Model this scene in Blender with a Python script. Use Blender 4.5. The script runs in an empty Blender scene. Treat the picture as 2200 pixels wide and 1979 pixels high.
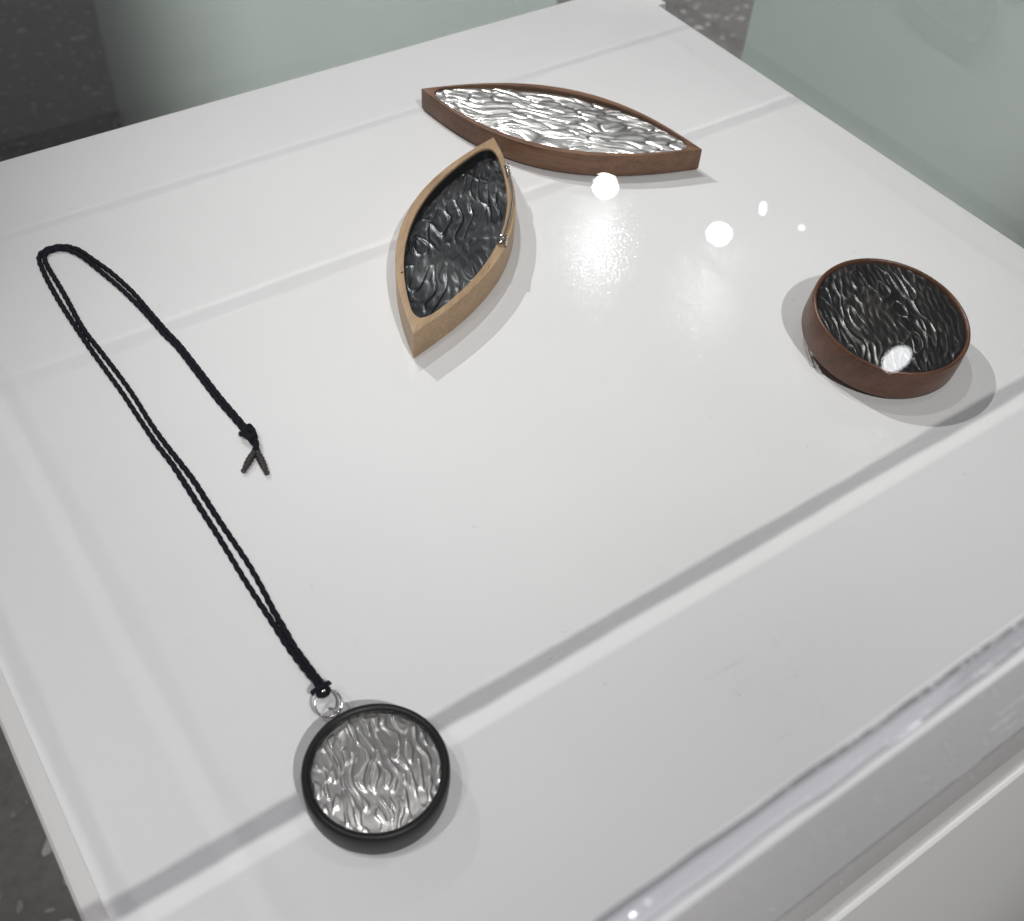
import bpy, math, random
import numpy as np
from mathutils import Vector, Matrix

# ------------------------------------------------------------------ camera, light, exposure
SC = bpy.context.scene
COL = SC.collection
cam_d = bpy.data.cameras.new("camera")
cam = bpy.data.objects.new("camera", cam_d)
COL.objects.link(cam)
RX, RY, RZ = (0.82419729, -0.56395931, 0.05146578), (-0.39594203, -0.63884492, -0.65962647), (0.40488114, 0.52328488, -0.74982944)
m = Matrix.Identity(4)
for r in range(3):
    m[r][0], m[r][1], m[r][2] = RX[r], -RY[r], -RZ[r]
m[0][3], m[1][3], m[2][3] = 0.02640662, -0.02900412, 0.32720358
cam.matrix_world = m
cam_d.sensor_fit = 'HORIZONTAL'
cam_d.sensor_width = 36.0
cam_d.lens = 2358.6037 / 2200.0 * 36.0
cam_d.clip_start, cam_d.clip_end = 0.01, 60.0
cam_d.dof.use_dof = True
cam_d.dof.focus_distance = 0.47
cam_d.dof.aperture_fstop = 18.0
SC.camera = cam

w = bpy.data.worlds.new("World")
SC.world = w
w.use_nodes = True
w.node_tree.nodes["Background"].inputs[0].default_value = (0.97, 0.94, 1.0, 1)
w.node_tree.nodes["Background"].inputs[1].default_value = 0.10

LAMP_Z = 2.8
KW = 10.1          # watts per unit of irradiance at one metre (calibrated)
def spot(name, x, y, e, aim, cone, blend=0.6, radius=0.045, col=(1, 0.99, 0.98), z=LAMP_Z):
    """gallery track spot or added fill: e = irradiance it gives on a surface facing it at its aim point"""
    d = bpy.data.lights.new(name, 'SPOT')
    o = bpy.data.objects.new(name, d)
    COL.objects.link(o)
    p, t = Vector((x, y, z)), Vector(aim)
    o.location = p
    o.rotation_euler = (t - p).to_track_quat('-Z', 'Y').to_euler()
    d.energy = KW * e * (t - p).length_squared
    d.spot_size = math.radians(cone)
    d.spot_blend = blend
    d.shadow_soft_size = radius
    d.color = col
    return o

spot("track_or_fill_spot", -0.10, -1.90, 3.05, (0.19, 0.06, 0), 18.0, 1.0, 0.018)              # from the viewer's side
spot("track_or_fill_spot", -0.15, 3.25, 2.80, (0.38, 0.32, 0), 10.6, 1.0, 0.016)                # from behind, low
spot("track_or_fill_spot", 0.46, 1.645, 1.90, (0.36, 0.42, 0), 13.0, 1.0, 0.018)                # from behind, high
spot("track_or_fill_spot", 0.93, 0.13, 0.28, (0.25, 0.25, 0), 26, 0.5, 0.022)                   # from the right
spot("track_or_fill_spot", -0.72, 0.30, 1.35, (-0.04, 0.18, 0), 11.5, 1.0, 0.022, (1, 0.965, 1.0))                  # from the left
spot("track_or_fill_spot", -1.36, 0.10, 0.75, (-0.03, 0.26, 0), 12, 1.0, 0.024, (1, 0.965, 1.0))                  # from farther left

def disc_lamp(name, x, y, e, radius, side, z=LAMP_Z):
    """lamp whose round front is mirrored in the cover; aimed past the plinth, so its disc looks oval"""
    d = bpy.data.lights.new(name, 'AREA')
    o = bpy.data.objects.new(name, d)
    COL.objects.link(o)
    p = Vector((x, y, z))
    v = Vector((0.25, 0.25, 0)) - p
    n = (v.normalized() + Vector(side)).normalized()
    o.location = p
    o.rotation_euler = n.to_track_quat('-Z', 'Y').to_euler()
    d.shape = 'DISK'
    d.size = 2 * radius
    d.energy = math.pi * e * v.length_squared / max(0.1, n.dot(v.normalized()))
    d.color = (0.97, 0.985, 1.0)
    return o
disc_lamp("track_lamp", 2.80, 3.04, 0.050, 0.052, (0.2, 0.1, 0))
disc_lamp("track_lamp", 3.01, 2.52, 0.020, 0.050, (0.35, 0.3, 0))
disc_lamp("track_lamp", 3.30, 2.56, 0.0012, 0.027, (1.05, -0.75, 0))
disc_lamp("track_lamp", 3.35, 2.37, 0.0003, 0.012, (0.2, 0, 0))
disc_lamp("track_lamp", 3.08, 1.58, 0.007, 0.060, (0.15, 0.72, 0))
spot("track_or_fill_spot", -0.30, -0.80, 8.6, (1.42, 1.42, -0.50), 26, 0.5, 0.040, z=3.0)       # added fill with no visible source, brightens the neighbouring plinths

SC.view_settings.view_transform = 'Standard'
SC.view_settings.look = 'None'
SC.view_settings.exposure = 0.0
SC.view_settings.gamma = 1.0
SC.render.engine = 'CYCLES'
cy = SC.cycles
cy.use_denoising = True
cy.max_bounces = 14
cy.transparent_max_bounces = 40
cy.glossy_bounces = 6
cy.transmission_bounces = 10
cy.caustics_reflective = False
cy.caustics_refractive = False
cy.sample_clamp_indirect = 6.0

# ------------------------------------------------------------------ helpers
def link(o, parent=None):
    COL.objects.link(o)
    if parent is not None:
        o.parent = parent
    return o

def tag(o, label=None, cat=None, group=None, kind=None):
    if label: o["label"] = label
    if cat: o["category"] = cat
    if group: o["group"] = group
    if kind: o["kind"] = kind
    return o

def thing(name, label, cat, loc=(0, 0, 0), rot=(0, 0, 0)):
    o = bpy.data.objects.new(name, None)
    o.empty_display_size = 0.02
    o.location, o.rotation_euler = loc, rot
    return tag(link(o), label, cat)

def mesh_obj(name, verts, faces, mat, parent=None, smooth=True, angle=40.0, mats=None, mat_idx=None):
    me = bpy.data.meshes.new(name)
    me.from_pydata([tuple(map(float, v)) for v in verts], [], faces)
    for mm in (mats or [mat]):
        me.materials.append(mm)
    if mat_idx is not None:
        me.polygons.foreach_set("material_index", mat_idx)
    if smooth:
        me.polygons.foreach_set("use_smooth", [True] * len(me.polygons))
        me.set_sharp_from_angle(angle=math.radians(angle))
    me.update()
    return link(bpy.data.objects.new(name, me), parent)

def box_geo(x0, y0, z0, x1, y1, z1):
    v = [(x0, y0, z0), (x1, y0, z0), (x1, y1, z0), (x0, y1, z0), (x0, y0, z1), (x1, y0, z1), (x1, y1, z1), (x0, y1, z1)]
    f = [(0, 3, 2, 1), (4, 5, 6, 7), (0, 1, 5, 4), (1, 2, 6, 5), (2, 3, 7, 6), (3, 0, 4, 7)]
    return v, f

def bevel_box(name, b, mat, parent=None, bev=0.0008, seg=2):
    import bmesh
    v, f = box_geo(*b)
    bm = bmesh.new()
    vs = [bm.verts.new(p) for p in v]
    for q in f:
        bm.faces.new([vs[i] for i in q])
    bmesh.ops.bevel(bm, geom=list(bm.edges), offset=bev, segments=seg, affect='EDGES', profile=0.5)
    me = bpy.data.meshes.new(name)
    bm.to_mesh(me); bm.free()
    me.materials.append(mat)
    me.polygons.foreach_set("use_smooth", [True] * len(me.polygons))
    me.set_sharp_from_angle(angle=math.radians(15 if seg < 3 else 35))
    return link(bpy.data.objects.new(name, me), parent)

def loft(rings, cap_first=True, cap_last=True):
    n = len(rings[0])
    verts = [p for r in rings for p in r]
    faces = []
    for i in range(len(rings) - 1):
        for j in range(n):
            k = (j + 1) % n
            faces.append((i * n + j, i * n + k, (i + 1) * n + k, (i + 1) * n + j))
    if cap_first: faces.append(tuple(reversed(range(n))))
    if cap_last: faces.append(tuple(range((len(rings) - 1) * n, len(rings) * n)))
    return verts, faces

def resample(pts, step):
    p = np.array(pts, float)
    # Catmull-Rom then arc-length resampling
    q = np.vstack([2 * p[0] - p[1], p, 2 * p[-1] - p[-2]])
    out = []
    for i in range(1, len(q) - 2):
        t = np.linspace(0, 1, 24, endpoint=False)[:, None]
        a, b, c, d = q[i - 1], q[i], q[i + 1], q[i + 2]
        out.append(0.5 * (2 * b + (c - a) * t + (2 * a - 5 * b + 4 * c - d) * t ** 2 + (3 * b - a - 3 * c + d) * t ** 3))
    out = np.vstack(out + [p[-1:]])
    L = np.r_[0, np.cumsum(np.linalg.norm(np.diff(out, axis=0), axis=1))]
    s = np.arange(0, L[-1], step)
    return np.stack([np.interp(s, L, out[:, k]) for k in range(3)], 1)

def tube(pts, rad, n=12, lobes=0, depth=0.0, pitch=0.004, closed=False, rads=None):
    p = np.array(pts, float)
    m_ = len(p)
    if closed:
        tan = np.roll(p, -1, 0) - np.roll(p, 1, 0)
    else:
        tan = np.gradient(p, axis=0)
    tan /= np.linalg.norm(tan, axis=1)[:, None] + 1e-12
    nrm = np.zeros_like(p)
    ref = np.array([0, 0, 1.0]) if abs(tan[0][2]) < 0.9 else np.array([1.0, 0, 0])
    cur = ref - tan[0] * (ref @ tan[0]); cur /= np.linalg.norm(cur)
    for i in range(m_):
        cur = cur - tan[i] * (cur @ tan[i]); cur /= np.linalg.norm(cur) + 1e-12
        nrm[i] = cur
    bi = np.cross(tan, nrm)
    L = np.r_[0, np.cumsum(np.linalg.norm(np.diff(p, axis=0), axis=1))]
    rings = []
    for i in range(m_):
        th = np.arange(n) * 2 * math.pi / n
        rr = rad if rads is None else rads[i]
        r = rr * np.ones(n)
        if lobes:
            r = rr * (1 + depth * np.cos(lobes * th + 2 * math.pi * L[i] / pitch))
        rings.append(p[i] + np.outer(r * np.cos(th), nrm[i]) + np.outer(r * np.sin(th), bi[i]))
    v, f = loft(rings, not closed, not closed)
    if closed:
        a, b = (m_ - 1) * n, 0
        for j in range(n):
            k = (j + 1) % n
            f.append((a + j, a + k, b + k, b + j))
    return v, f

def join_geo(gs):
    V, F = [], []
    for v, f in gs:
        o = len(V)
        V += [tuple(x) for x in v]
        F += [tuple(i + o for i in q) for q in f]
    return V, F

# ------------------------------------------------------------------ materials
def new_mat(name):
    mt = bpy.data.materials.new(name)
    mt.use_nodes = True
    nt = mt.node_tree
    for n_ in list(nt.nodes):
        nt.nodes.remove(n_)
    out = nt.nodes.new("ShaderNodeOutputMaterial")
    return mt, nt, out

def N(nt, typ, **kw):
    n_ = nt.nodes.new(typ)
    for k, v in kw.items():
        if k.startswith("i_"):
            key = k[2:].replace("_", " ")
            n_.inputs[key].default_value = v
        else:
            setattr(n_, k, v)
    return n_

def principled(name, col, rough=0.5, metal=0.0, spec=0.5):
    mt, nt, out = new_mat(name)
    b = N(nt, "ShaderNodeBsdfPrincipled")
    b.inputs["Base Color"].default_value = (*col, 1)
    b.inputs["Roughness"].default_value = rough
    b.inputs["Metallic"].default_value = metal
    b.inputs["Specular IOR Level"].default_value = spec
    nt.links.new(b.outputs[0], out.inputs[0])
    return mt, nt, b

def noise(nt, scale, detail=3, rough=0.5, vec=None, dist=0.0):
    n_ = N(nt, "ShaderNodeTexNoise")
    n_.inputs["Scale"].default_value = scale
    n_.inputs["Detail"].default_value = detail
    n_.inputs["Roughness"].default_value = rough
    n_.inputs["Distortion"].default_value = dist
    if vec is not None:
        nt.links.new(vec, n_.inputs["Vector"])
    return n_

def ramp(nt, fac, stops):
    r = N(nt, "ShaderNodeValToRGB")
    el = r.color_ramp.elements
    while len(el) < len(stops):
        el.new(0.5)
    for e, (p, c) in zip(el, stops):
        e.position = p
        e.color = (*c, 1) if len(c) == 3 else c
    nt.links.new(fac, r.inputs[0])
    return r

def coords(nt, scale=(1, 1, 1), kind="Object"):
    tc = N(nt, "ShaderNodeTexCoord")
    mp = N(nt, "ShaderNodeMapping")
    mp.inputs["Scale"].default_value = scale
    nt.links.new(tc.outputs[kind], mp.inputs["Vector"])
    return mp.outputs[0]

def bump(nt, b, height, strength, dist):
    bp = N(nt, "ShaderNodeBump")
    bp.inputs["Strength"].default_value = strength
    bp.inputs["Distance"].default_value = dist
    nt.links.new(height, bp.inputs["Height"])
    nt.links.new(bp.outputs[0], b.inputs["Normal"])
    return bp

# white semi-gloss laminate with orange-peel
M_SLAB, nt, b = principled("white_laminate", (0.80, 0.80, 0.80), 0.045, 0, 0.30)
v = coords(nt)
n1 = noise(nt, 900, 1, 0.5, v)
bump(nt, b, n1.outputs[0], 1.0, 0.000045)
n2 = noise(nt, 9, 4, 0.6, v)
r = ramp(nt, n2.outputs[0], [(0.3, (0.785, 0.785, 0.79)), (0.7, (0.81, 0.81, 0.812))])
nt.links.new(r.outputs[0], b.inputs["Base Color"])

M_PLINTH, nt, b = principled("white_paint", (0.72, 0.72, 0.70), 0.5)
v = coords(nt)
bump(nt, b, noise(nt, 400, 2, 0.6, v).outputs[0], 0.1, 0.0004)

M_GREEN, nt, b = principled("grey_green_paint", (0.40, 0.46, 0.425), 0.45)
v = coords(nt)
n1 = noise(nt, 3.0, 4, 0.6, v)
r = ramp(nt, n1.outputs[0], [(0.3, (0.38, 0.44, 0.405)), (0.7, (0.42, 0.475, 0.44))])
nt.links.new(r.outputs[0], b.inputs["Base Color"])

M_FLOOR, nt, b = principled("dark_terrazzo", (0.10, 0.097, 0.09), 0.35)
v = coords(nt)
n1 = noise(nt, 55, 5, 0.7, v)
r = ramp(nt, n1.outputs[0], [(0.25, (0.17, 0.165, 0.16)), (0.75, (0.28, 0.272, 0.26))])
nt.links.new(r.outputs[0], b.inputs["Base Color"])
M_CHIP, nt, b = principled("pale_stone_chip", (0.3, 0.3, 0.28), 0.4)
v = coords(nt)
n1 = noise(nt, 14, 2, 0.5, v)
r = ramp(nt, n1.outputs[0], [(0.3, (0.22, 0.215, 0.21)), (0.65, (0.66, 0.65, 0.62))])
nt.links.new(r.outputs[0], b.inputs["Base Color"])

def acrylic(name, tint, r0):
    mt, nt, out = new_mat(name)
    g = N(nt, "ShaderNodeNewGeometry")
    dt = N(nt, "ShaderNodeVectorMath", operation='DOT_PRODUCT')
    nt.links.new(g.outputs["Normal"], dt.inputs[0]); nt.links.new(g.outputs["Incoming"], dt.inputs[1])
    ab = N(nt, "ShaderNodeMath", operation='ABSOLUTE'); nt.links.new(dt.outputs["Value"], ab.inputs[0])
    om = N(nt, "ShaderNodeMath", operation='SUBTRACT'); om.inputs[0].default_value = 1.0; nt.links.new(ab.outputs[0], om.inputs[1])
    pw = N(nt, "ShaderNodeMath", operation='POWER'); nt.links.new(om.outputs[0], pw.inputs[0]); pw.inputs[1].default_value = 5.0
    ml = N(nt, "ShaderNodeMath", operation='MULTIPLY_ADD'); nt.links.new(pw.outputs[0], ml.inputs[0])
    ml.inputs[1].default_value = 0.60 - r0; ml.inputs[2].default_value = r0
    tr = N(nt, "ShaderNodeBsdfTransparent"); tr.inputs[0].default_value = (*tint, 1)
    gl = N(nt, "ShaderNodeBsdfGlossy"); gl.inputs["Roughness"].default_value = 0.0
    mx = N(nt, "ShaderNodeMixShader")
    nt.links.new(ml.outputs[0], mx.inputs[0]); nt.links.new(tr.outputs[0], mx.inputs[1]); nt.links.new(gl.outputs[0], mx.inputs[2])
    nt.links.new(mx.outputs[0], out.inputs[0])
    return mt
M_ACRYL = acrylic("clear_acrylic", (0.82, 0.825, 0.82), 0.06)  # pane tints darkened so light through the open gaps lands brighter
M_ACRYLSIDE = acrylic("clear_acrylic_side", (0.785, 0.78, 0.79), 0.06)
M_CLEAR, nt, out = new_mat("clear_acrylic_inner")
tr = N(nt, "ShaderNodeBsdfTransparent"); nt.links.new(tr.outputs[0], out.inputs[0])
# polished glued edge: half of the light is bent away, half goes straight on
def edge_mat(name, tint, k):
    mt, nt, out = new_mat(name)
    tr = N(nt, "ShaderNodeBsdfTransparent"); tr.inputs[0].default_value = (*tint, 1)
    gl = N(nt, "ShaderNodeBsdfGlass"); gl.inputs["IOR"].default_value = 1.49; gl.inputs["Roughness"].default_value = 0.03
    gl.inputs[0].default_value = (0.95, 0.96, 0.99, 1)
    mx = N(nt, "ShaderNodeMixShader"); mx.inputs[0].default_value = k
    nt.links.new(tr.outputs[0], mx.inputs[1]); nt.links.new(gl.outputs[0], mx.inputs[2]); nt.links.new(mx.outputs[0], out.inputs[0])
    return mt
M_EDGE = edge_mat("glued_acrylic_edge", (0.80, 0.80, 0.82), 0.48)
M_EDGEBACK = edge_mat("clear_glued_edge", (0.91, 0.91, 0.92), 0.21)
M_BUBBLE, nt, b = principled("weld_bubble", (0.9, 0.9, 0.9), 0.15)

def wood(name, dark, light, rough, scale, axis):
    mt, nt, b = principled(name, light, rough, 0, 0.4)
    sc_ = [scale, scale, scale]; sc_[axis] = scale * 0.09
    v = coords(nt, tuple(sc_))
    n1 = noise(nt, 1.0, 5, 0.65, v, 0.6)
    r = ramp(nt, n1.outputs[0], [(0.28, dark), (0.50, tuple((a + c) / 2 for a, c in zip(dark, light))), (0.72, light)])
    sf = [scale * 9] * 3; sf[axis] = scale * 0.5
    v2 = coords(nt, tuple(sf))
    n2 = noise(nt, 1.0, 3, 0.6, v2)
    r2 = ramp(nt, n2.outputs[0], [(0.35, (0.72, 0.70, 0.68)), (0.55, (1, 1, 1))])
    mm = N(nt, "ShaderNodeMix", data_type='RGBA', blend_type='MULTIPLY')
    mm.inputs[0].default_value = 0.8
    nt.links.new(r.outputs[0], mm.inputs[6]); nt.links.new(r2.outputs[0], mm.inputs[7])
    nt.links.new(mm.outputs[2], b.inputs["Base Color"])
    bump(nt, b, n2.outputs[0], 0.4, 0.0003)
    return mt
M_WALNUT = wood("walnut", (0.120, 0.060, 0.034), (0.290, 0.160, 0.095), 0.42, 110, 0)
M_ROUNDWOOD = wood("dark_rosewood", (0.085, 0.036, 0.019), (0.185, 0.083, 0.046), 0.38, 110, 0)
M_MAPLE = wood("pale_maple", (0.38, 0.25, 0.14), (0.50, 0.35, 0.215), 0.45, 150, 0)
M_EBONY, nt, b = principled("black_ebony", (0.007, 0.0065, 0.0065), 0.45, 0, 0.4)
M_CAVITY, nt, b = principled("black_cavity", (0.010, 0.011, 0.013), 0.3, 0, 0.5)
M_CRACK, nt, b = principled("dark_knot", (0.05, 0.022, 0.012), 0.6)
M_CORD, nt, b = principled("black_cord", (0.005, 0.006, 0.011), 0.7, 0, 0.15)
v = coords(nt)
bump(nt, b, noise(nt, 4000, 2, 0.6, v).outputs[0], 0.5, 0.0002)
M_CORDEND, nt, b = principled("dark_wrapped_thread", (0.030, 0.022, 0.020), 0.4, 0, 0.6)
v = coords(nt)
bump(nt, b, noise(nt, 1500, 3, 0.6, v).outputs[0], 1.0, 0.0006)
M_WIRE, nt, b = principled("silver_wire", (0.80, 0.78, 0.74), 0.18, 1.0)

def metal(name, low, high, rough):
    mt, nt, b = principled(name, high, rough, 1.0)
    at = N(nt, "ShaderNodeAttribute", attribute_name="wear")
    r = ramp(nt, at.outputs["Fac"], [(0.0, low), (1.0, high)])
    nt.links.new(r.outputs[0], b.inputs["Base Color"])
    v = coords(nt)
    n1 = noise(nt, 700, 4, 0.7, v)
    bump(nt, b, n1.outputs[0], 0.15, 0.0001)
    mr = N(nt, "ShaderNodeMapRange"); nt.links.new(n1.outputs[0], mr.inputs[0])
    mr.inputs[3].default_value = rough * 0.75; mr.inputs[4].default_value = rough * 1.3
    nt.links.new(mr.outputs[0], b.inputs["Roughness"])
    return mt
M_SILVER = metal("reticulated_silver", (0.74, 0.73, 0.71), (0.95, 0.94, 0.92), 0.32)
M_BLACKSILVER = metal("blackened_silver", (0.080, 0.084, 0.090), (0.20, 0.205, 0.205), 0.34)
M_BLACKGOLD = metal("blackened_bronze", (0.090, 0.091, 0.093), (0.27, 0.255, 0.225), 0.36)
M_SCRATCH, nt, b = principled("frosted_scratch", (0.85, 0.84, 0.82), 0.25)
M_LINT, nt, b = principled("grey_lint", (0.16, 0.16, 0.16), 0.8)

# ------------------------------------------------------------------ wrinkled metal relief fields
def bandnoise(n, size, wl, aniso, ang, seed, width=0.35):
    rng = np.random.default_rng(seed)
    f = np.fft.fftfreq(n, size / n)
    fx, fy = np.meshgrid(f, f, indexing='ij')
    c, s = math.cos(ang), math.sin(ang)
    a = (fx * c + fy * s) * aniso           # along the ridges
    t = -fx * s + fy * c
    k = np.sqrt(a * a + t * t) * wl
    filt = np.exp(-((k - 1) / width) ** 2)
    g = np.fft.ifft2(np.fft.fft2(rng.standard_normal((n, n))) * filt).real
    return g / g.std()

def bil(F, size, x, y):
    n = F.shape[0]
    u, v_ = (x / size) % 1 * n, (y / size) % 1 * n
    i, j = u.astype(int) % n, v_.astype(int) % n
    a, b_ = u - np.floor(u), v_ - np.floor(v_)
    i1, j1 = (i + 1) % n, (j + 1) % n
    return F[i, j] * (1 - a) * (1 - b_) + F[i1, j] * a * (1 - b_) + F[i, j1] * (1 - a) * b_ + F[i1, j1] * a * b_

class Relief:
    """flowing worm-like ridges: band-passed noise, bent by a slower noise, flattened on top"""
    def __init__(s, seed, wl, aniso, ang, warp=0.003, gain=1.6, fine=0.25, bias=0.0, mode="worm"):
        s.mode = mode
        s.size = 0.2
        s.F = bandnoise(640, s.size, wl, aniso, ang, seed)
        s.F2 = bandnoise(640, s.size, wl * 0.45, aniso, ang, seed + 7)
        s.W1 = bandnoise(256, s.size, wl * 5.5, 1.0, 0, seed + 11, 0.6)
        s.W2 = bandnoise(256, s.size, wl * 5.5, 1.0, 0, seed + 12, 0.6)
        s.B = bandnoise(256, s.size, wl * 4.0, 1.5, ang, seed + 13, 0.6)
        s.warp, s.gain, s.fine, s.bias = warp, gain, fine, bias
    def __call__(s, x, y):
        X, Y = x + 0.1, y + 0.1
        u = X + s.warp * bil(s.W1, s.size, X, Y)
        v_ = Y + s.warp * bil(s.W2, s.size, X, Y)
        n_ = bil(s.F, s.size, u, v_) + 0.25 * bil(s.B, s.size, X, Y)
        slow = bil(s.B, s.size, X, Y)
        fine = s.fine * np.tanh(1.5 * bil(s.F2, s.size, u, v_))
        if s.mode == "worm":                       # raised strings on a flat ground
            return np.tanh(s.gain * (n_ - s.bias)) + fine + 0.18 * slow
        a = np.tanh(s.gain * np.abs(n_ - s.bias) ** 0.75)
        if s.mode == "pillow":                     # puffed folds parted by narrow creases
            return 2 * a - 1 + fine + 0.45 * slow
        k = np.clip(0.55 + 0.45 * bil(s.B, s.size, X + 0.05, Y + 0.03), 0.1, 1.3)
        return (1 - 2 * a) * k + fine + 0.40 * slow      # "ridge": narrow raised wrinkles

def relief_mesh(name, X, Y, h, amp, z0, mat, parent, wrap):
    """X, Y, h: arrays (nu, nv); wrap joins the last row to the first (polar grids)"""
    nu, nv = X.shape
    V = np.stack([X, Y, z0 + amp * h], -1).reshape(-1, 3)
    idx = np.arange(nu * nv).reshape(nu, nv)
    a = idx if wrap else idx[:-1]
    b_ = np.roll(idx, -1, 0) if wrap else idx[1:]
    F = np.stack([a[:, :-1], b_[:, :-1], b_[:, 1:], a[:, 1:]], -1).reshape(-1, 4)
    me = bpy.data.meshes.new(name)
    me.vertices.add(len(V)); me.vertices.foreach_set("co", V.astype(np.float32).ravel())
    me.loops.add(F.size); me.loops.foreach_set("vertex_index", F.ravel().astype(np.int32))
    me.polygons.add(len(F)); me.polygons.foreach_set("loop_start", np.arange(0, F.size, 4, dtype=np.int32))
    me.update(calc_edges=True)
    me.polygons.foreach_set("use_smooth", np.ones(len(F), bool))
    at = me.attributes.new("wear", 'FLOAT', 'POINT')
    wv = np.clip((h.ravel() + 1.1) / 2.4, 0, 1) ** 1.8
    at.data.foreach_set("value", wv.astype(np.float32))
    me.materials.append(mat)
    me.validate()
    o = link(bpy.data.objects.new(name, me), parent)
    # faces must look up
    if me.polygons[len(F) // 2].normal.z < 0:
        me.flip_normals()
    return o

# ------------------------------------------------------------------ the plinth, cover, floor and neighbours
FLOOR_Z = -1.12
v, f = box_geo(-6, -6, FLOOR_Z - 0.05, 9, 9, FLOOR_Z)
floor = tag(mesh_obj("floor", v, f, M_FLOOR, None, False), kind="structure")
rng = random.Random(5)
V, F = [], []
for k in range(9000):
    x, y = rng.uniform(-0.75, 2.6), rng.uniform(-0.5, 3.6)
    a0, L_, W_ = rng.uniform(0, 6.28), rng.uniform(0.005, 0.015), rng.uniform(0.35, 0.9)
    if rng.random() < 0.55: L_ *= 0.55
    n_ = rng.randint(5, 8)
    o = len(V)
    top = []
    for q in range(n_):
        t = q * 2 * math.pi / n_ + rng.uniform(-0.3, 0.3)
        rr = rng.uniform(0.75, 1.1)
        px, py = L_ * rr * math.cos(t), L_ * W_ * rr * math.sin(t)
        V.append((x + px * math.cos(a0) - py * math.sin(a0), y + px * math.sin(a0) + py * math.cos(a0), FLOOR_Z + 0.0008))
    F.append(tuple(range(o, o + n_)))
tag(mesh_obj("terrazzo_chips", V, F, M_CHIP, floor, False), kind="stuff")

pl = thing("plinth", "white square display plinth under the clear acrylic cover", "plinth", (0.25, 0.25, FLOOR_Z))
def rel(o, base):
    o.matrix_parent_inverse = Matrix.Translation(Vector(base)).inverted()
    return o
PB = (0.25, 0.25, FLOOR_Z)
zt, zb = -0.0070, FLOOR_Z
rings = []
for z_, k_ in ((zb, 0.115), (-0.30, 0.033), (zt - 0.0012, 0.0), (zt, 0.0010)):
    e = k_ if z_ < zt - 0.0005 else -k_
    rings.append(np.array([(-0.0005 - min(e, 0), 0.0 - e, z_), (0.5095 + min(e, 0), 0.0 - e, z_), (0.5095 + min(e, 0), 0.5095, z_), (-0.0005 - min(e, 0), 0.5095, z_)]))
v, f = loft(rings)
rel(mesh_obj("plinth_body", v, f, M_PLINTH, pl, False), PB)
rel(bevel_box("tabletop", (0.0065, 0.0100, -0.0069, 0.5000, 0.5000, 0.0), M_SLAB, pl, 0.0006, 2), PB)

cv = thing("acrylic_cover", "clear acrylic cover standing over the white plinth top", "display cover", (0.254, 0.2545, -0.0068))
CB = (0.254, 0.2545, -0.0068)
X0, X1, Y0, Y1 = -0.0320, 0.0085 + 0.500, 0.0012, 0.0085 + 0.500     # outer faces
T, H, ZB = 0.0044, 0.1610, -0.0066
ZS = H - 0.0046                    # underside of the glued corner bars
def pane(name, b, outer_face, am=None):
    v, f = box_geo(*b)
    idx = [1] * 6
    idx[outer_face] = 0
    return rel(mesh_obj(name, v, f, None, cv, False, mats=[am or M_ACRYLSIDE, M_CLEAR], mat_idx=idx), CB)
E_ = 0.0046
pane("top_panel", (X0 + E_, Y0 + E_, H - T, X1 - E_, Y1 - E_, H - 0.0002), 1, M_ACRYL)
SS = 0.0075                        # open gap added under the corner bars to throw bright lines
pane("side_panel", (X0 + E_, Y0 + 0.0003, ZB, X1 - E_, Y0 + T, ZS - SS), 2)
pane("side_panel", (X0 + E_, Y1 - T, ZB, X1 - E_, Y1 - 0.0003, ZS - 0.0020), 4)
pane("side_panel", (X0 + 0.0003, Y0 + E_, ZB, X0 + T, Y1 - E_, ZS - 0.013), 5)
pane("side_panel", (X1 - T, Y0 + E_, ZB, X1 - 0.0003, Y1 - E_, ZS - SS), 3)
def bar(p0, p1, mat, wob=0.00035, seed=0):
    """glued corner bar, rounded and slightly uneven along its length"""
    rg = np.random.default_rng(seed)
    p0, p1 = np.array(p0, float), np.array(p1, float)
    L_ = np.linalg.norm(p1 - p0)
    n_ = max(2, int(L_ / 0.006))
    dr = (p1 - p0) / L_
    u = np.array([1.0, 0, 0]) if abs(dr[2]) > 0.5 else np.array([0, 0, 1.0])
    w_ = np.cross(dr, u)
    sq = []
    h_, r_ = E_ / 2, 0.0013
    for cx_, cy_, a0 in ((1, 1, 0), (-1, 1, 90), (-1, -1, 180), (1, -1, 270)):
        for q in range(4):
            t = math.radians(a0 + q * 30)
            sq.append((cx_ * (h_ - r_) + r_ * math.cos(t), cy_ * (h_ - r_) + r_ * math.sin(t)))
    sq = np.array(sq)
    t = np.linspace(0, 1, n_)
    k1 = np.convolve(rg.standard_normal(n_ + 8), np.ones(9) / 3, 'valid')
    k2 = np.convolve(rg.standard_normal(n_ + 8), np.ones(9) / 3, 'valid')
    rings = []
    for i_ in range(n_):
        f_ = 1 + 0.10 * k2[i_] * (wob > 0)
        c = p0 + dr * L_ * t[i_] + wob * 0.3 * k1[i_] * w_
        rings.append(c + np.outer(sq[:, 0] * f_, u) + np.outer(sq[:, 1] * f_, w_))
    v, f = loft(rings)
    return rel(mesh_obj("glued_edge", v, f, mat, cv, True, 45), CB)
hz, he = H - E_ / 2, E_ / 2
bar((X0, Y0 + he, hz), (X1, Y0 + he, hz), M_EDGE, seed=1)
bar((X0, Y1 - he, hz), (X1, Y1 - he, hz), M_EDGEBACK, seed=2)
bar((X0 + he, Y0 + E_ + .0003, hz), (X0 + he, Y1 - E_ - .0003, hz), M_EDGEBACK, seed=3)
bar((X1 - he, Y0 + E_ + .0003, hz), (X1 - he, Y1 - E_ - .0003, hz), M_EDGE, seed=4)
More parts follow.
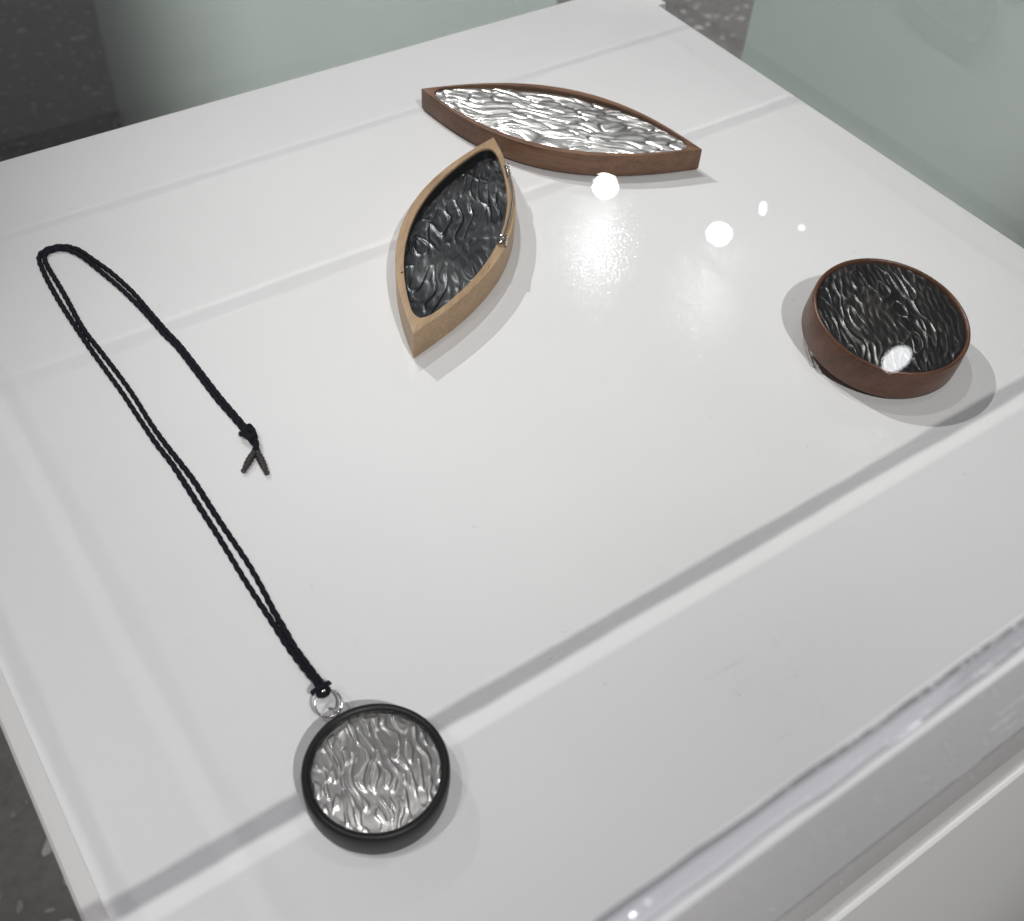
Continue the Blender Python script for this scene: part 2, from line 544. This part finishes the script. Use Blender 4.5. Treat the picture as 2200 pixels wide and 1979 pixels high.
for q, (xa, ya) in enumerate(((X0 + he, Y0 + he), (X1 - he, Y0 + he), (X0 + he, Y1 - he), (X1 - he, Y1 - he))):
    bar((xa, ya, ZB), (xa, ya, ZS - 0.0006), M_EDGEBACK, 0, seed=5 + q)
rng = random.Random(8)
gs = []
for k in range(90):
    xa = 0.105 + 0.085 * rng.random() ** 0.5
    ya = Y0 + rng.choice((0.0008, 0.0036)) + rng.uniform(-.00015, .00015)
    gs.append(tube([(xa, ya, H + 0.0001), (xa + rng.uniform(0.0002, 0.0011), ya + rng.uniform(-.0001, .0001), H + 0.0001)], rng.uniform(0.00006, 0.00013), 5))
v, f = join_geo(gs)
rel(tag(mesh_obj("weld_bubbles", v, f, M_BUBBLE, cv), kind="stuff"), CB)
rng = random.Random(3)
gs = []
for k in range(22):
    xa, za = rng.triangular(0.190, 0.232, 0.222), rng.uniform(0.072, 0.120)
    L_ = rng.uniform(0.002, 0.010) * (1 if rng.random() < 0.5 else -1)
    if k % 2: p = [(xa, Y0 + 0.0001, za), (xa + L_, Y0 + 0.0001, za + rng.uniform(-.0004, .0004))]
    else: p = [(xa, Y0 + 0.0001, za), (xa + rng.uniform(-.0006, .0006), Y0 + 0.0001, za + L_ * 1.4)]
    gs.append(tube(p, 0.000035, 5))
v, f = join_geo(gs)
rel(tag(mesh_obj("scratch_marks", v, f, M_SCRATCH, cv), kind="stuff"), CB)
rel(bevel_box("corner_block", (0.5002, 0.4690, -0.0064, 0.5075, 0.5000, -0.0006), M_SLAB, pl, 0.0006), PB)

for nm, lab, b in (
    ("display_plinth", "grey-green painted plinth standing behind the plinth's far edge", (0.47, 1.72, FLOOR_Z, 1.27, 2.42, 0.02)),
    ("display_plinth", "grey-green painted plinth standing close beyond the plinth's right edge", (1.22, -0.9, FLOOR_Z, 2.0, 1.03, 0.02))):
    o = bevel_box(nm, b, M_GREEN, None, 0.003)
    tag(o, lab, "plinth")
    if b[1] > 1:      # stands at a slight angle
        piv = Vector((b[0], b[1], 0))
        o.matrix_world = Matrix.Translation(piv) @ Matrix.Rotation(math.radians(-15), 4, 'Z') @ Matrix.Translation(-piv)

# ------------------------------------------------------------------ brooches
def lens_xy(L, hw, n, p, tipr=1.0):
    """closed outline of a lens, tips on the x axis; counter-clockwise from +x tip"""
    t = np.linspace(0, math.pi, n // 2 + 1)
    x = L / 2 * np.cos(t)
    y = hw * np.maximum(0, 1 - np.abs(x / (L / 2)) ** 2) ** p
    xs = np.r_[x, x[-2:0:-1]]
    ys = np.r_[y, -y[-2:0:-1]]
    return xs, ys

def inner_half(x, Li, hwi):
    """half width of the hollow: an arc whose tips are rounded off"""
    a = Li / 2
    y = hwi * np.maximum(0, 1 - (x / (a * 1.07)) ** 2)
    r = 0.0048
    d = np.clip((np.abs(x) - (a - r)) / r, 0, 1)
    return y * np.sqrt(np.maximum(0, 1 - d ** 2.6))

def inner_xy(Li, hwi, n):
    t = np.linspace(0, math.pi, n // 2 + 1)
    q = np.cos(t)
    x = Li / 2 * np.sign(q) * (1 - (1 - np.abs(q)) ** 1.25)
    y = inner_half(x, Li, hwi)
    return np.r_[x, x[-2:0:-1]], np.r_[y, -y[-2:0:-1]]

def lens_frame(name, L, hw, h, Li, hwi, floor_z, mat, parent, cavity_mat, wall_from):
    n = 200
    xo, yo = lens_xy(L, hw, n, 1.06)
    xi, yi = inner_xy(Li, hwi, n)
    def ring(x, y, z, k=0.0):
        s = np.hypot(x, y)
        return np.stack([x * (1 - k / L * 2), y * (1 - k / hw), np.full_like(x, z)], 1)
    rings = [ring(xo, yo, 0.0, 0.0010), ring(xo, yo, 0.0010, 0.0), ring(xo, yo, h - 0.0005, 0.0), ring(xo, yo, h - 0.0001, 0.0002),
             ring(xo, yo, h, 0.0006), ring(xi, yi, h, -0.0004), ring(xi, yi, h - 0.0005, 0.0), ring(xi, yi, wall_from, 0.0), ring(xi, yi, floor_z, 0.0)]
    v, f = loft(rings)
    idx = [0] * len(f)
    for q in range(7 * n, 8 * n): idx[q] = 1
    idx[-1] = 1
    return mesh_obj(name, v, f, None, parent, True, 32, mats=[mat, cavity_mat], mat_idx=idx)

def lens_relief(name, Li, hwi, fld, amp, z0, dome, mat, parent, nx=380, ny=130):
    s = np.linspace(-1, 1, nx); t = np.linspace(-1, 1, ny)
    S, T_ = np.meshgrid(np.sin(s * math.pi / 2), t, indexing='ij')
    X = S * Li / 2 * 0.999
    Y = T_ * inner_half(X, Li, hwi) * 0.999
    h = fld(X, Y)
    edge = np.clip((1 - np.abs(T_)) * 7, 0, 1)
    h = h * (0.45 + 0.55 * edge)
    base = dome(X, Y) / amp
    o = relief_mesh(name, X, Y, h + base, amp, z0, mat, parent, False)
    wv = np.clip((h.ravel() + 1.1) / 2.4, 0, 1) ** 1.8
    o.data.attributes["wear"].data.foreach_set("value", wv.astype(np.float32))
    return o

# walnut and silver
wa = thing("brooch", "dark walnut leaf-shaped brooch filled with bright wrinkled silver", "brooch", (0.3533, 0.3762, 0.0004), (0, 0, math.radians(-51.9)))
lens_frame("wooden_frame", 0.1545, 0.0305, 0.0125, 0.1385, 0.0268, 0.0070, M_WALNUT, wa, M_WALNUT, 0.0095)
lens_relief("silver_inlay", 0.1385, 0.0268, Relief(21, 0.0072, 3.4, math.radians(6), 0.0014, 1.2, 0.22, 0.0, "pillow"), 0.00046, 0.0098,
            lambda x, y: 0.0012 * np.cos(np.clip(np.abs(y) / 0.027, 0, 1) * 1.5), M_SILVER, wa)

# maple and black
mp_ = thing("brooch", "pale maple leaf-shaped brooch with deep black wrinkled hollow", "brooch", (0.2553, 0.3221, 0.0004), (0, 0, math.radians(43.6)))
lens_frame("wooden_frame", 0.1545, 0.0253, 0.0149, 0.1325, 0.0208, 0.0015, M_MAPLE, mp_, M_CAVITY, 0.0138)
lens_relief("blackened_inlay", 0.1325, 0.0208, Relief(33, 0.0080, 2.6, math.radians(10), 0.0011, 1.6, 0.22, 0.1, "ridge"), 0.00050, 0.0101,
            lambda x, y: 0.0 * x, M_BLACKSILVER, mp_)
def to_local(o, p):
    a = o.rotation_euler[2]; d = Vector(p) - Vector(o.location)
    return (d.x * math.cos(a) + d.y * math.sin(a), -d.x * math.sin(a) + d.y * math.cos(a), d.z)
pin = [(0.3002, 0.3465, 0.0160), (0.2979, 0.3421, 0.0162), (0.2934, 0.3333, 0.0164), (0.2880, 0.3248, 0.0164), (0.2790, 0.3140, 0.0162), (0.2727, 0.3074, 0.0160), (0.2684, 0.3034, 0.0158)]
g1 = tube(resample([to_local(mp_, p) for p in pin], 0.0008), 0.00055, 8)
hook = []
for k in range(40):
    t = k / 39
    hook.append(to_local(mp_, (0.3023 - 0.0042 * t + 0.0010 * math.cos(t * 22), 0.3506 - 0.0085 * t, 0.0158 + 0.0010 * math.sin(t * 22))))
g2 = tube(hook, 0.00050, 7)
coil = []
for k in range(70):
    t = k / 69
    coil.append(to_local(mp_, (0.2684 - 0.0042 * t + 0.0014 * math.cos(t * 25), 0.3034 - 0.0050 * t - 0.0010 * math.cos(t * 25), 0.0157 + 0.0014 * math.sin(t * 25))))
g3 = tube(coil, 0.00055, 7)
v, f = join_geo([g1, g2, g3])
mesh_obj("pin_wire", v, f, M_WIRE, mp_)
def crack(pts, wd):
    p = resample([to_local(mp_, q) for q in pts], 0.0006)
    n_ = len(p)
    rr = [wd * (0.35 + 0.65 * math.sin(math.pi * (i + 0.5) / n_)) for i in range(n_)]
    return tube(p, wd, 6, rads=rr)
v, f = (crack([(0.2541, 0.2940, 0.0151), (0.2515, 0.2897, 0.0151), (0.2470, 0.2862, 0.0151)], 0.00026))
mesh_obj("wood_crack", v, f, M_CRACK, mp_)
v, f = (crack([(0.2168, 0.3062, 0.0150), (0.2148, 0.3052, 0.0150)], 0.0006))
mesh_obj("dark_knot", v, f, M_CRACK, mp_)

# round rosewood and black
ro = thing("brooch", "round reddish-brown wooden brooch with blackened wrinkled metal face", "brooch", (0.3811, 0.1683, 0.0201))
nrm = Vector((-0.0092, -0.1045, 1.0)).normalized()
ro.rotation_euler = nrm.to_track_quat('Z', 'Y').to_euler()
def disc_ring(r, z, n=144):
    t = np.arange(n) * 2 * math.pi / n
    return np.stack([r * np.cos(t), r * np.sin(t), np.full(n, z)], 1)
RR = 0.0347
prof = [(RR - 0.0006, -0.0162), (RR + 0.0003, -0.0156), (RR + 0.0007, -0.0146), (RR + 0.0006, -0.0070), (RR + 0.0002, -0.0012), (RR - 0.0002, -0.0003), (RR - 0.0008, 0.0),
        (RR - 0.0014, -0.0003), (RR - 0.0018, -0.0012), (RR - 0.0019, -0.0060)]
v, f = loft([disc_ring(r_, z_) for r_, z_ in prof])
mesh_obj("wooden_frame", v, f, M_ROUNDWOOD, ro, True, 50)
def disc_relief(name, R_, fld, amp, z0, dome, mat, parent, nr=140, nt_=460, rag=0.0):
    r_ = np.linspace(0.002, 1, nr)
    t = np.arange(nt_) * 2 * math.pi / nt_
    Tt, Rr = np.meshgrid(t, r_ * R_, indexing='ij')
    k = 1 + (rag * (np.sin(Tt * 17 + 1) + np.sin(Tt * 29 + 2.1) + np.sin(Tt * 41)) if rag else 0) * (Rr / R_) ** 6
    X, Y = Rr * k * np.cos(Tt), Rr * k * np.sin(Tt)
    h = fld(X, Y) * (0.5 + 0.5 * np.clip((1 - Rr / R_) * 12, 0, 1))
    o = relief_mesh(name, X, Y, h + dome(Rr / R_) / amp, amp, z0, mat, parent, True)
    wv = np.clip((h.ravel() + 1.1) / 2.4, 0, 1) ** 1.8
    o.data.attributes["wear"].data.foreach_set("value", wv.astype(np.float32))
    return o
disc_relief("blackened_inlay", RR - 0.0022, Relief(47, 0.0072, 2.4, math.radians(64), 0.0010, 1.8, 0.30, 0.1, "ridge"), 0.00036, -0.0012, lambda q: 0.0006 * (1 - q ** 2), M_BLACKGOLD, ro)
cl = [(-0.0318, 0.0100, -0.0185), (-0.0338, 0.0060, -0.0187), (-0.0352, 0.0028, -0.0185), (-0.0360, 0.0006, -0.0178), (-0.0353, -0.0008, -0.0172), (-0.0338, -0.0002, -0.0178), (-0.0310, 0.0020, -0.0182)]
v, f = tube(resample(cl, 0.0005), 0.00035, 8)
mesh_obj("pin_clasp", v, f, M_WIRE, ro)

# ------------------------------------------------------------------ pendant necklace
PC = (0.0901, 0.1086, 0.0004)
pn = thing("pendant_necklace", "black-rimmed round silver pendant on a long doubled black cord", "necklace", PC)
ra, ri, ph = 0.0226, 0.0199, 0.0144
prof = [(ra - 0.0026, 0.0), (ra - 0.0014, 0.0006), (ra - 0.0003, 0.0035), (ra, 0.0090), (ra - 0.0001, 0.0130), (ra - 0.0007, 0.0141), (ra - 0.0014, ph), (ri + 0.0004, ph - 0.0003), (ri - 0.0002, ph - 0.0012), (ri - 0.0006, 0.0050)]
v, f = loft([disc_ring(r_, z_) for r_, z_ in prof])
mesh_obj("black_rim", v, f, M_EBONY, pn, True, 50)
disc_relief("silver_inlay", ri - 0.0002, Relief(58, 0.0028, 3.2, math.radians(71), 0.0007, 2.2, 0.05, 0.40), 0.00022, 0.0118, lambda q: 0.0012 * (1 - q ** 2), M_SILVER, pn, rag=0.006)

def loc_n(p): return (p[0] - PC[0], p[1] - PC[1], p[2] - PC[2])
mm_ = lambda L_: [loc_n((x * 0.001, y * 0.001, z * 0.001)) for x, y, z in L_]
def zz(pts, z0=1.0):
    """cord lies on the table, rising to the ring at the pendant end"""
    out = []
    for x, y in pts:
        z = z0 + 5.0 * max(0, min(1, (172 - y) / 28)) ** 1.5 if x < 100 else z0
        out.append((x, y, z))
    return out
OUT = [(90.6, 145.2), (90.7, 149.8), (90.5, 153.7), (90.2, 158.3), (90.0, 163.9), (89.8, 169.0), (89.7, 181.4), (89.5, 192.5), (89.4, 203.9), (89.6, 215.7), (89.7, 227.9), (89.6, 240.5), (89.6, 253.5), (89.4, 266.9), (88.4, 280.2), (88.0, 296.0), (87.7, 312.4), (86.9, 328.3), (86.2, 343.2), (85.8, 356.0), (85.6, 366.8), (85.5, 378.7), (85.7, 389.4), (86.1, 399.1), (86.8, 407.5), (87.5, 412.8), (89.1, 416.5), (92.2, 418.5), (96.0, 418.8), (99.9, 417.5), (102.9, 414.8), (105.6, 410.3), (107.5, 403.9), (109.4, 397.3), (111.5, 389.6), (113.2, 381.1), (114.6, 372.8), (115.5, 364.4), (116.2, 354.9), (116.9, 346.3), (117.6, 337.8), (118.8, 327.8), (119.6, 309.1), (120.2, 291.3), (121.0, 279.7), (121.6, 270.6), (121.4, 266.5)]
INN = [(92.0, 145.0), (91.9, 149.5), (91.8, 153.5), (91.7, 158.1), (91.6, 163.6), (91.5, 168.7), (91.9, 175.8), (92.2, 185.2), (93.0, 195.7), (93.5, 206.8), (93.4, 216.7), (93.1, 228.1), (93.0, 240.7), (93.0, 253.8), (92.3, 265.3), (91.3, 278.5), (90.8, 291.8), (90.9, 307.7), (90.4, 321.9), (89.0, 343.1), (88.1, 354.0), (88.0, 363.1), (88.4, 372.7), (88.8, 381.5), (89.0, 389.9), (89.1, 397.9), (89.2, 405.4), (89.6, 410.9), (90.6, 414.6), (92.6, 416.4), (95.6, 416.8), (98.9, 415.7), (101.4, 413.1), (103.9, 408.2), (105.6, 402.7), (107.2, 395.6), (108.9, 387.8), (110.6, 379.6), (111.9, 372.4), (113.2, 363.2), (114.1, 355.8), (115.0, 346.1), (115.7, 337.4), (117.2, 327.1), (117.9, 308.6), (118.5, 290.9), (119.5, 279.4), (120.3, 270.0), (120.6, 266.5)]
CR = 0.00098
for P_ in (OUT, INN):
    p = resample(mm_(zz(P_)), 0.00042)
    v, f = tube(p, CR, 12, 3, 0.22, 0.0046, rads=[CR * (1 + 0.07 * math.sin(i * 0.021 + 3 * math.sin(i * 0.0043))) for i in range(len(p))])
    mesh_obj("cord", v, f, M_CORD, pn, True, 70)
# end knot: an overhand knot tightened to a lump, drawn as one wound cord
def wound(cx, cy, cz, sx, sy, sz, rot, turns=2, n=150):
    out = []
    for k in range(n):
        t = 2 * math.pi * k / n
        x = sx * (math.sin(t) + 1.5 * math.sin(2 * t)) / 2.5
        y = sy * (math.cos(t) - 1.5 * math.cos(2 * t)) / 2.5
        z = sz * -math.sin(3 * t)
        out.append((cx + x * math.cos(rot) - y * math.sin(rot), cy + x * math.sin(rot) + y * math.cos(rot), cz + z))
    return [loc_n(q) for q in out]
g1 = tube(wound(0.1210, 0.2645, 0.0026, 0.0030, 0.0038, 0.0012, 0.2), 0.00095, 10, 3, 0.2, 0.0048, closed=True)
g2 = tube(resample([loc_n(q) for q in ((0.1213, 0.2662, 0.0034), (0.1222, 0.2632, 0.0042), (0.1205, 0.2605, 0.0040), (0.1196, 0.2632, 0.0044), (0.1209, 0.2668, 0.0038))], 0.0004), 0.0009, 10, 3, 0.2, 0.0048)
g3 = tube(resample([loc_n(q) for q in ((0.1212, 0.2615, 0.0028), (0.1212, 0.2585, 0.0026), (0.1200, 0.2562, 0.0024), (0.1186, 0.2550, 0.0021))], 0.0004), 0.0010, 10, 3, 0.2, 0.0048)
g4 = tube(resample([loc_n(q) for q in ((0.1204, 0.2612, 0.0022), (0.1203, 0.2588, 0.0020), (0.1202, 0.2566, 0.0034), (0.1198, 0.2545, 0.0020))], 0.0004), 0.0010, 10, 3, 0.2, 0.0048)
v, f = join_geo([g1, g2, g3, g4])
mesh_obj("knot", v, f, M_CORD, pn, True, 70)
for a_, b_ in (((0.1186, 0.2552, 0.0017), (0.1104, 0.2482, 0.0013)), ((0.1197, 0.2546, 0.0017), (0.1180, 0.2424, 0.0014))):
    p = resample([loc_n(a_), loc_n(tuple((i * 0.5 + j * 0.5) for i, j in zip(a_, b_))), loc_n(b_)], 0.0004)
    n_ = len(p)
    rs = [0.00135 * (0.75 + 0.35 * math.sin(math.pi * min(1, (i + 2) / n_ * 1.1)) + 0.10 * math.sin(i * 1.35)) for i in range(n_)]
    v, f = tube(p, 0.001, 10, rads=rs)
    mesh_obj("cord_end", v, f, M_CORDEND, pn, True, 60)
# jump ring, eyelet and the hitch that ties the cord to it
def ring_pts(c, r, n_vec, n=72):
    nv_ = Vector(n_vec).normalized()
    u = nv_.cross(Vector((0, 0, 1))).normalized() if abs(nv_.z) < 0.99 else Vector((1, 0, 0))
    w_ = nv_.cross(u)
    return [loc_n(tuple(Vector(c) + r * (math.cos(t) * u + math.sin(t) * w_))) for t in [2 * math.pi * k / n for k in range(n)]]
v, f = tube(ring_pts((0.0899, 0.1397, 0.0066), 0.0043, (-0.25, -0.42, 0.87)), 0.00045, 10, closed=True)
mesh_obj("jump_ring", v, f, M_WIRE, pn, True, 70)
v, f = tube(ring_pts((0.0906, 0.1352, 0.0052), 0.0019, (0.9, -0.1, 0.3)), 0.00045, 8, closed=True)
mesh_obj("eyelet", v, f, M_WIRE, pn, True, 70)
h1 = tube(resample([loc_n(q) for q in ((0.0908, 0.1462, 0.0068), (0.0890, 0.1444, 0.0086), (0.0884, 0.1424, 0.0092), (0.0902, 0.1416, 0.0094), (0.0918, 0.1430, 0.0092), (0.0912, 0.1450, 0.0088), (0.0900, 0.1468, 0.0070))], 0.0004), 0.00085, 10, 3, 0.2, 0.0048)
h2 = tube(resample([loc_n(q) for q in ((0.0876, 0.1462, 0.0060), (0.0886, 0.1452, 0.0088), (0.0908, 0.1450, 0.0096), (0.0926, 0.1456, 0.0084), (0.0938, 0.1464, 0.0062))], 0.0004), 0.00085, 10, 3, 0.2, 0.0048)
v, f = join_geo([h1, h2])
mesh_obj("hitch_knot", v, f, M_CORD, pn, True, 70)

# ------------------------------------------------------------------ dust and fibres lying about
rng = random.Random(11)
gs = []
for k in range(85):
    on_top = rng.random() < 0.45
    x, y = rng.uniform(0.03, 0.48), rng.uniform(0.04, 0.48)
    z = H + 0.0001 if on_top else 0.0002
    L_ = rng.uniform(0.0006, 0.0022) * (0.6 if on_top else 1)
    a0, bend = rng.uniform(0, 6.28), rng.uniform(-1.5, 1.5)
    p = []
    for q in range(7):
        t = q / 6
        a1 = a0 + bend * t
        p.append((x, y, z)); x += L_ / 6 * math.cos(a1); y += L_ / 6 * math.sin(a1)
    gs.append(tube(p, 0.000035, 5))
v, f = join_geo(gs)
tag(mesh_obj("lint", v, f, M_LINT), kind="stuff")
